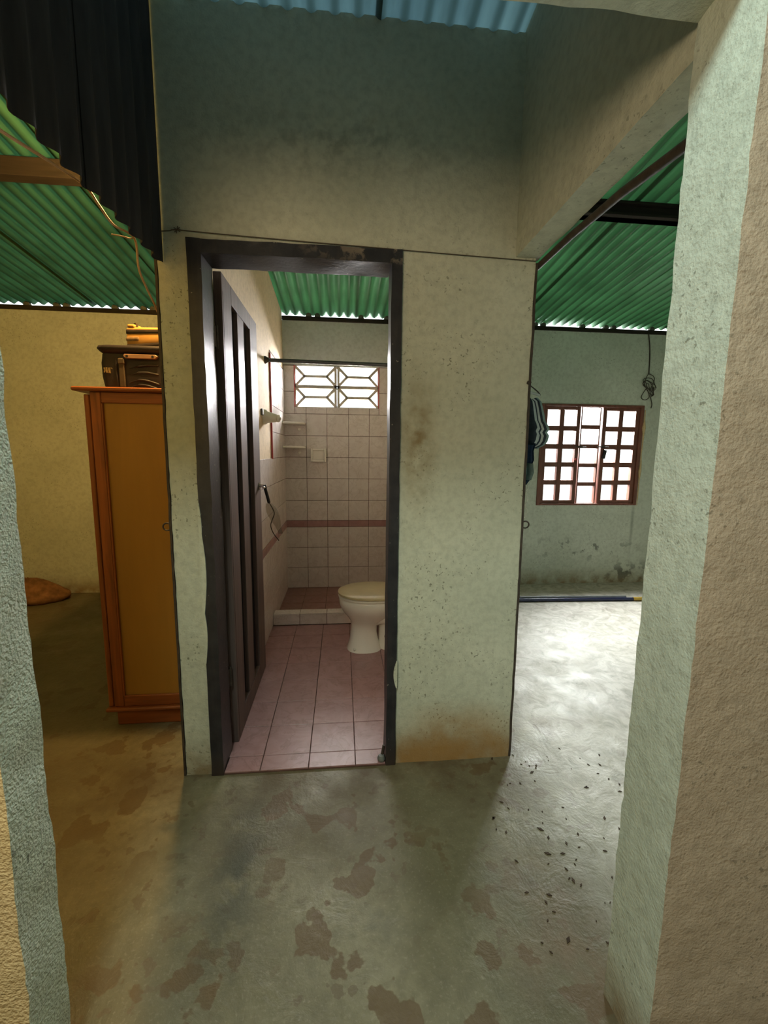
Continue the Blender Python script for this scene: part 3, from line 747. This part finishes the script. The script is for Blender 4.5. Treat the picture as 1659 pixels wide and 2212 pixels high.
# ------------------------------------------------------------------ left room
wd = thing('wardrobe', 'reddish pine wardrobe seen from its plywood side in the left room', 'wardrobe', (-.90, 2.6, 0))
A0, A1, B0, B1 = -1.135, -.672, 2.07, 3.25
def wbox(name, x0, x1, y0, y1, z0, z1, mat='pine', bev=.003, label=None):
    o = MB().box(x0, x1, y0, y1, z0, z1).build(name, mat, wd, bevel=bev)
    if label: o['label'] = label
    return o
wbox('cornice', -1.170, -.662, 2.042, 3.28, 1.602, 1.620, 'pine_h', .005)
wbox('stile', -1.108, -1.062, B0, B0+.03, .105, 1.601); wbox('stile', -.715, A1, B0, B0+.03, .105, 1.601)
wbox('rail', -1.0615, -.7155, B0+.001, B0+.03, 1.553, 1.601, 'pine_h'); wbox('rail', -1.0615, -.7155, B0+.001, B0+.03, .105, .160, 'pine_h')
wbox('side_panel', -1.0625, -.7145, B0+.010, B0+.020, .158, 1.555, 'ply', 0, 'golden varnished plywood panel')
wbox('skirting', -1.142, -.665, 2.052, 3.26, .086, .104, 'pine_h', .005)
wbox('plinth', -1.105, -.675, 2.085, 3.23, .001, .0855, 'pine_h')
wbox('back_panel', A1-.008, A1, B0+.031, B1, .105, 1.601, 'ply', 0)
wbox('side_panel', -1.105, -.682, B1-.02, B1, .105, 1.601, 'ply', 0)
wbox('post', -1.108, -1.07, B1-.06, B1-.021, .105, 1.601)
for y0, y1 in ((2.074, 2.645), (2.65, 3.245)):
    d = wbox('door', -1.135, -1.1125, y0, y1, .106, 1.590)
    MB().lathe([(.008, 0), (.014, .015), (.010, .024), (0, .026)], (-1.135, y1-.05 if y0 < 2.3 else y0+.05, .9), (-1, 0, 0), 10).build('knob', 'pine', d)
for i in range(3):
    pass
wbox('bead', -1.0615, -1.055, B0-.002, B0+.009, .161, 1.552, 'pine', .001)
# suitcase lying on the wardrobe
sc_ = thing('suitcase', 'black fabric suitcase lying flat on top of the wardrobe', 'suitcase', (-.90, 2.3, 1.62))
rings = []
def rr(x0, x1, y0, y1, z, r, n=5):
    p = []
    for cx, cy, a0 in ((x1-r, y1-r, 0), (x0+r, y1-r, 90), (x0+r, y0+r, 180), (x1-r, y0+r, 270)):
        for k_ in range(n): a_ = radians(a0+90*k_/(n-1)); p.append((cx+r*cos(a_), cy+r*sin(a_), z))
    return p
for i in range(9):
    t = i/8; z = 1.628+.165*t; g = .006*sin(pi*t)
    rings.append([(x+.003*noise.noise(Vector((x*20, y*20, z*25))), y+.005*noise.noise(Vector((x*14, y*9, z*30))), z) for x, y, z in rr(-1.122-g+.006*(1-t), -.668, 2.105-g, 2.62, z, .03)])
MB().loft(rings).sh(.105).build('body', 'fabric', sc_, smooth=60)
rings = [rr(-1.128+e, -.662-e*.2, 2.09+e, 2.63-e, z, .035) for e, z in ((.010, 1.795), (.0, 1.803), (-.008, 1.815), (-.004, 1.826), (.012, 1.832), (.03, 1.833))]
lidp = MB().loft(rings).sh(.105).build('lid', 'fabric', sc_, smooth=60)
MB().tube([(-1.115+i*.0447, 2.0885, 1.811+.002*sin(i)) for i in range(11)], .0045, 6).sh(.105).build('piping', 'fabric', lidp, smooth=60)
hb = MB().prism([(-1.005, 1.789), (-.868, 1.789), (-.855, 1.782), (-.868, 1.770), (-1.000, 1.770), (-1.010, 1.780)], 'y', 2.082, 2.098).sh(.105).build('handle_bar', 'tan', sc_, bevel=.002); hb['label'] = 'tan plastic handle bar with two holes'
for xx in (-.992, -.878): MB().lathe([(.0058, 0), (.0058, .003)], (xx, 2.0805, 1.7795), (0, 1, 0), 8).sh(.105).build('hole', 'black', hb)
o = MB().box(-1.035, -1.010, 2.087, 2.099, 1.640, 1.772).sh(.105).build('strap', 'rib', sc_, bevel=.003); o['label'] = 'olive webbing strap'
MB().box(-1.037, -1.007, 2.083, 2.100, 1.745, 1.768).sh(.105).build('buckle', 'rib', o, bevel=.003)
MB().tube(smooth_path([(-1.048, 2.096, 1.775), (-1.047, 2.093, 1.70), (-1.043, 2.096, 1.632)]), .003, 6).sh(.105).build('piping', 'fabric', sc_)
for i, (za, zb) in enumerate(((1.745, 1.742), (1.715, 1.700), (1.682, 1.655), (1.66, 1.632))):
    MB().tube(smooth_path([(-.995, 2.101, za-.02), (-.95, 2.094, za-.008), (-.90, 2.095, (za+zb)/2), (-.86, 2.100, zb)]), [.002]*6+[.006]*6+[.005]*6+[.002], 6).sh(.105).build('crease', 'fabric', sc_, smooth=60)
for xx in (-1.022, -1.003, -.968, -.872): MB().lathe([(.0, -.008), (.009, -.006), (.010, .0), (.009, .006), (0, .008)], (xx, 2.10, 1.631), (1, 0, 0), 12).sh(.105).build('wheel', 'pinkw', sc_, smooth=50)
# lettering remnant: "HI" followed by an apostrophe-like stroke
def stroke(b, x0, z0, x1, z1, w): b.prism(bar2((x0, z0), (x1, z1), w), 'y', 2.0935, 2.0965)
b = MB()
stroke(b, -1.103, 1.727, -1.098, 1.715, .005); stroke(b, -1.098, 1.715, -1.103, 1.705, .005); stroke(b, -1.0925, 1.728, -1.0905, 1.704, .0065)
stroke(b, -1.0805, 1.728, -1.0785, 1.704, .0075); stroke(b, -1.0845, 1.705, -1.074, 1.704, .003); stroke(b, -1.072, 1.727, -1.066, 1.722, .003)
b.sh(.105).build('lettering', 'print', sc_)['label'] = 'faded yellow printed letters'
# taped parcel
pc = thing('parcel', 'taped cardboard parcel lying on top of the black suitcase', 'parcel', (-.84, 2.32, 1.834))
def pt(u, v, w):
    a_ = radians(-24); x, y = u*cos(a_)-v*sin(a_), u*sin(a_)+v*cos(a_)
    return (-1.056+x, 2.33+y, 1.8345+w*1.18*(1-.8*max(0, min(u, .3))))
def parcel(name, mat, u0, u1, v0, v1, w0, w1, r, amp=.002):
    rings = []
    for e, w in ((r*.6, w0), (0, w0+r*.6), (0, w1-r*.6), (r*.6, w1)):
        rings.append([pt(x+amp*noise.noise(Vector((x*30, y*30, w*40))), y, w) for x, y, _ in rr(u0+e, u1-e, v0+e, v1-e, 0, r)])
    return MB().loft(rings).build(name, mat, pc, smooth=50)
parcel('box', 'card', 0, .30, 0, .20, 0, .094, .012)
parcel('tape_band', 'tape', -.002, .302, -.002, .202, .060, .090, .013)['label'] = 'grey tape band near the top'
parcel('tape_band', 'tape', -.002, .302, -.002, .202, .002, .030, .013)['label'] = 'grey tape band near the base'
parcel('tape_wrap', 'tapel', -.0035, .090, -.0035, .2035, .031, .059, .014)['label'] = 'wrinkled clear tape over the end'
b = MB(); b.tube(smooth_path([pt(.005, .02, .09), pt(.02, .03, .107), pt(.05, .02, .112), pt(.07, .01, .09)]), .004, 6)
b.build('tape_loop', 'tape', pc)
parcel('flap', 'card', .012, .055, .0, .05, .092, .106, .006)
# sack on the floor
sk = MB(); rings = []
for i in range(13):
    t = i/12; z = .002+.205*t; s_ = (1-(t)**2.4)**.5*(.86+.14*sin(pi*min(1, t*2.2)))+.02
    ring = []
    for k_ in range(30):
        a_ = 2*pi*k_/30; d = 1+.10*noise.noise(Vector((cos(a_)*2.2, sin(a_)*2.2, z*9)))+.06*noise.noise(Vector((cos(a_)*6, sin(a_)*6, z*24)))
        ring.append((-2.79+.33*s_*d*cos(a_), 4.000+.175*s_*d*sin(a_), z*(1+.12*noise.noise(Vector((cos(a_)*3, sin(a_)*3, 2))))))
    rings.append(ring)
sk.loft(rings)
skr = thing('sack', 'slumped brown woven sack on the floor against the yellow lit wall', 'sack', (-2.86, 4.0, 0))
sk.build('bag', 'sack', skr, smooth=80)
MB().tube(smooth_path([(-2.62, 3.93, .02), (-2.56, 3.97, .035), (-2.53, 4.02, .02), (-2.47, 4.06, .012)]), [.025]*6+[.018]*6+[.012]*6+[.006], 8).build('tail', 'sack', skr, smooth=60)

# ------------------------------------------------------------------ right room
p1 = thing('pole', 'navy blue pole with a yellow end lying on the floor below the window', 'pole', (2.2, 3.66, 0))
MB().tube([(1.40, 3.690, .016), (2.705, 3.640, .016)], .0155, 10).build('shaft', 'navy', p1, smooth=60)
MB().tube([(2.7055, 3.640, .0175), (3.10, 3.625, .0175)], .017, 10).build('end_sleeve', 'yel', p1, smooth=60)
p2 = tag(MB().tube([(1.42, 3.745, .018), (2.66, 3.682, .018)], .017, 10).build('pole', 'greypole', smooth=60), 'dull grey pole lying behind the navy pole under the window', 'pole')
# shirt on a hanger
sh = thing('shirt', 'charcoal shirt with pale stripes hanging on the wall beside the window', 'shirt', (.83, 1.95, 1.4))
def cloth(zs, xr, xl, y0, y1, fold, hem, seed):
    rings = []
    for z, xa, xb in zip(zs, xl, xr):
        ring = []
        n = 36
        for k_ in range(n):
            t = k_/n
            if t < .5:   # front side (towards the hall), left to right
                u = t*2; x = xa+(xb-xa)*u; y = y0+.010*sin(u*17+seed)*fold+.03*(1-sin(pi*u))
            else:
                u = (1-t)*2; x = xa+(xb-xa)*u; y = y1+.012*sin(u*13+seed)*fold-.04*(1-sin(pi*u))
            ring.append((x, y, z+hem*noise.noise(Vector((x*30, y*12, seed)))))
        rings.append(ring)
    return rings
zs = [1.600, 1.585, 1.56, 1.53, 1.50, 1.485, 1.465, 1.45, 1.435, 1.41, 1.392, 1.375]
xr = [v*1.026 for v in (.868, .888, .897, .906, .914, .926, .936, .926, .936, .930, .916, .885)]
rg = cloth(zs, xr, [.7525]*12, 1.915, 2.12, 1.0, .010, 1)
b = MB(); n = 36
v = [p for r in rg for p in r]; fs = []; ms = []
for k_ in range(len(rg)-1):
    for i in range(n):
        j = (i+1) % n; fs.append((k_*n+i, k_*n+j, (k_+1)*n+j, (k_+1)*n+i))
        ms.append(1 if i in (11, 12, 14) else (2 if i in (16, 17, 18, 19) else 0))
for f_, m_ in zip(fs, ms): pass
k0 = 0; b.V = [Vector(p) for p in v]; b.F = [list(f_) for f_ in fs]; b.I = ms
b.F.append(list(range(n))[::-1]); b.I.append(0); b.F.append([(len(rg)-1)*n+i for i in range(n)]); b.I.append(0)
b.build('body', ['cloth', 'stripe', 'teal'], sh, smooth=70)
hg = thing('coat_hanger', 'pale wire hanger hooked on a nail above the charcoal shirt', 'hanger', (.80, 1.88, 1.62))
MB().tube(smooth_path([(.757, 1.80, 1.634), (.785, 1.83, 1.646), (.83, 1.88, 1.642), (.872, 1.91, 1.626), (.890, 1.92, 1.612)]), .0028, 6).build('hook', 'cord', hg)
MB().tube(smooth_path([(.757, 1.90, 1.612), (.80, 1.905, 1.622), (.85, 1.91, 1.619), (.886, 1.92, 1.612)]), .006, 6).build('shoulder', 'stripe', hg)
rg = cloth([1.392, 1.36, 1.32, 1.29, 1.262, 1.235, 1.215], [.846, .838, .842, .828, .824, .828, .812], [.7525]*7, 1.815, 1.885, .5, .012, 4)
tr = thing('cloth', 'dark blue cloth tail hanging below the charcoal shirt', 'cloth', (.80, 1.98, 1.3))
MB().loft(rg).build('fold', 'bluecloth', tr, smooth=70)
MB().loft(cloth([1.31, 1.27, 1.24], [.808, .814, .804], [.762]*3, 1.80, 1.812, .2, .01, 6)).build('hem', 'teal', tr, smooth=70)
ch = MB()
for i in range(26):
    t = i/25; ch.lathe([(0, -.0028), (.0026, -.0015), (.0026, .0015), (0, .0028)], (.822+.004*sin(i*.7), 1.85, 1.215-.150*t), (0, 0, 1), 6)
tag(ch.build('bead_string', 'white'), 'thin white bead string dangling below the blue cloth', 'string')
# wire tangle on back wall
wt = thing('wire_tangle', 'dusty tangle of old wire hanging on the wall right of the window', 'wire', (3.06, 4.19, 2.1))
MB().tube(smooth_path([(3.02, 4.192, 2.538), (3.045, 4.193, 2.42), (3.058, 4.193, 2.28), (3.062, 4.193, 2.15)]), .006, 6).build('lead', 'cord', wt)
for s_ in range(5):
    pts = [(3.07+(.05+.02*sin(s_))*cos(a_+s_)+.01*sin(3*a_), 4.188-.004*s_, 2.08-.02*s_+(.06+.012*cos(s_*2))*sin(a_+s_*.7)) for a_ in [2*pi*k_/14 for k_ in range(14)]]
    MB().tube(pts, .0035, 5, cyc=True).build('coil', 'cord', wt)
MB().tube(smooth_path([(3.05, 4.188, 2.02), (3.0, 4.188, 1.93), (3.04, 4.188, 1.90), (3.085, 4.188, 1.93), (3.06, 4.188, 2.0)]), .004, 5).build('loop', 'cord', wt)
MB().tube(smooth_path([(3.12, 4.188, 2.03), (3.125, 4.188, 1.95), (3.10, 4.186, 1.93), (3.12, 4.188, 1.86), (3.115, 4.188, 1.82)]), .0045, 5).build('loose_end', 'cord', wt)
# dry leaf grit on the passage floor
g = MB()
for i in range(110):
    x_ = random.uniform(.55, 1.25); y_ = random.uniform(.95, 1.75)
    if x_ > 1.9*y_*.62 or x_ < .38*y_ + .0: continue
    s_ = random.uniform(.002, .0055)*(1 if random.random() < .8 else 1.5); a_ = random.uniform(0, 6.3)
    poly = [(x_+s_*1.6*cos(a_), y_+s_*1.6*sin(a_)), (x_+s_*.7*cos(a_+1.5), y_+s_*.7*sin(a_+1.5)), (x_-s_*1.5*cos(a_), y_-s_*1.5*sin(a_)), (x_-s_*.7*cos(a_+1.5), y_-s_*.7*sin(a_+1.5))]
    g.prism(poly, 'z', .0004, .0025)
tag(g.build('grit', 'flake'), 'scattered dry leaf grit on the floor by the right passage', 'debris', kind='stuff')
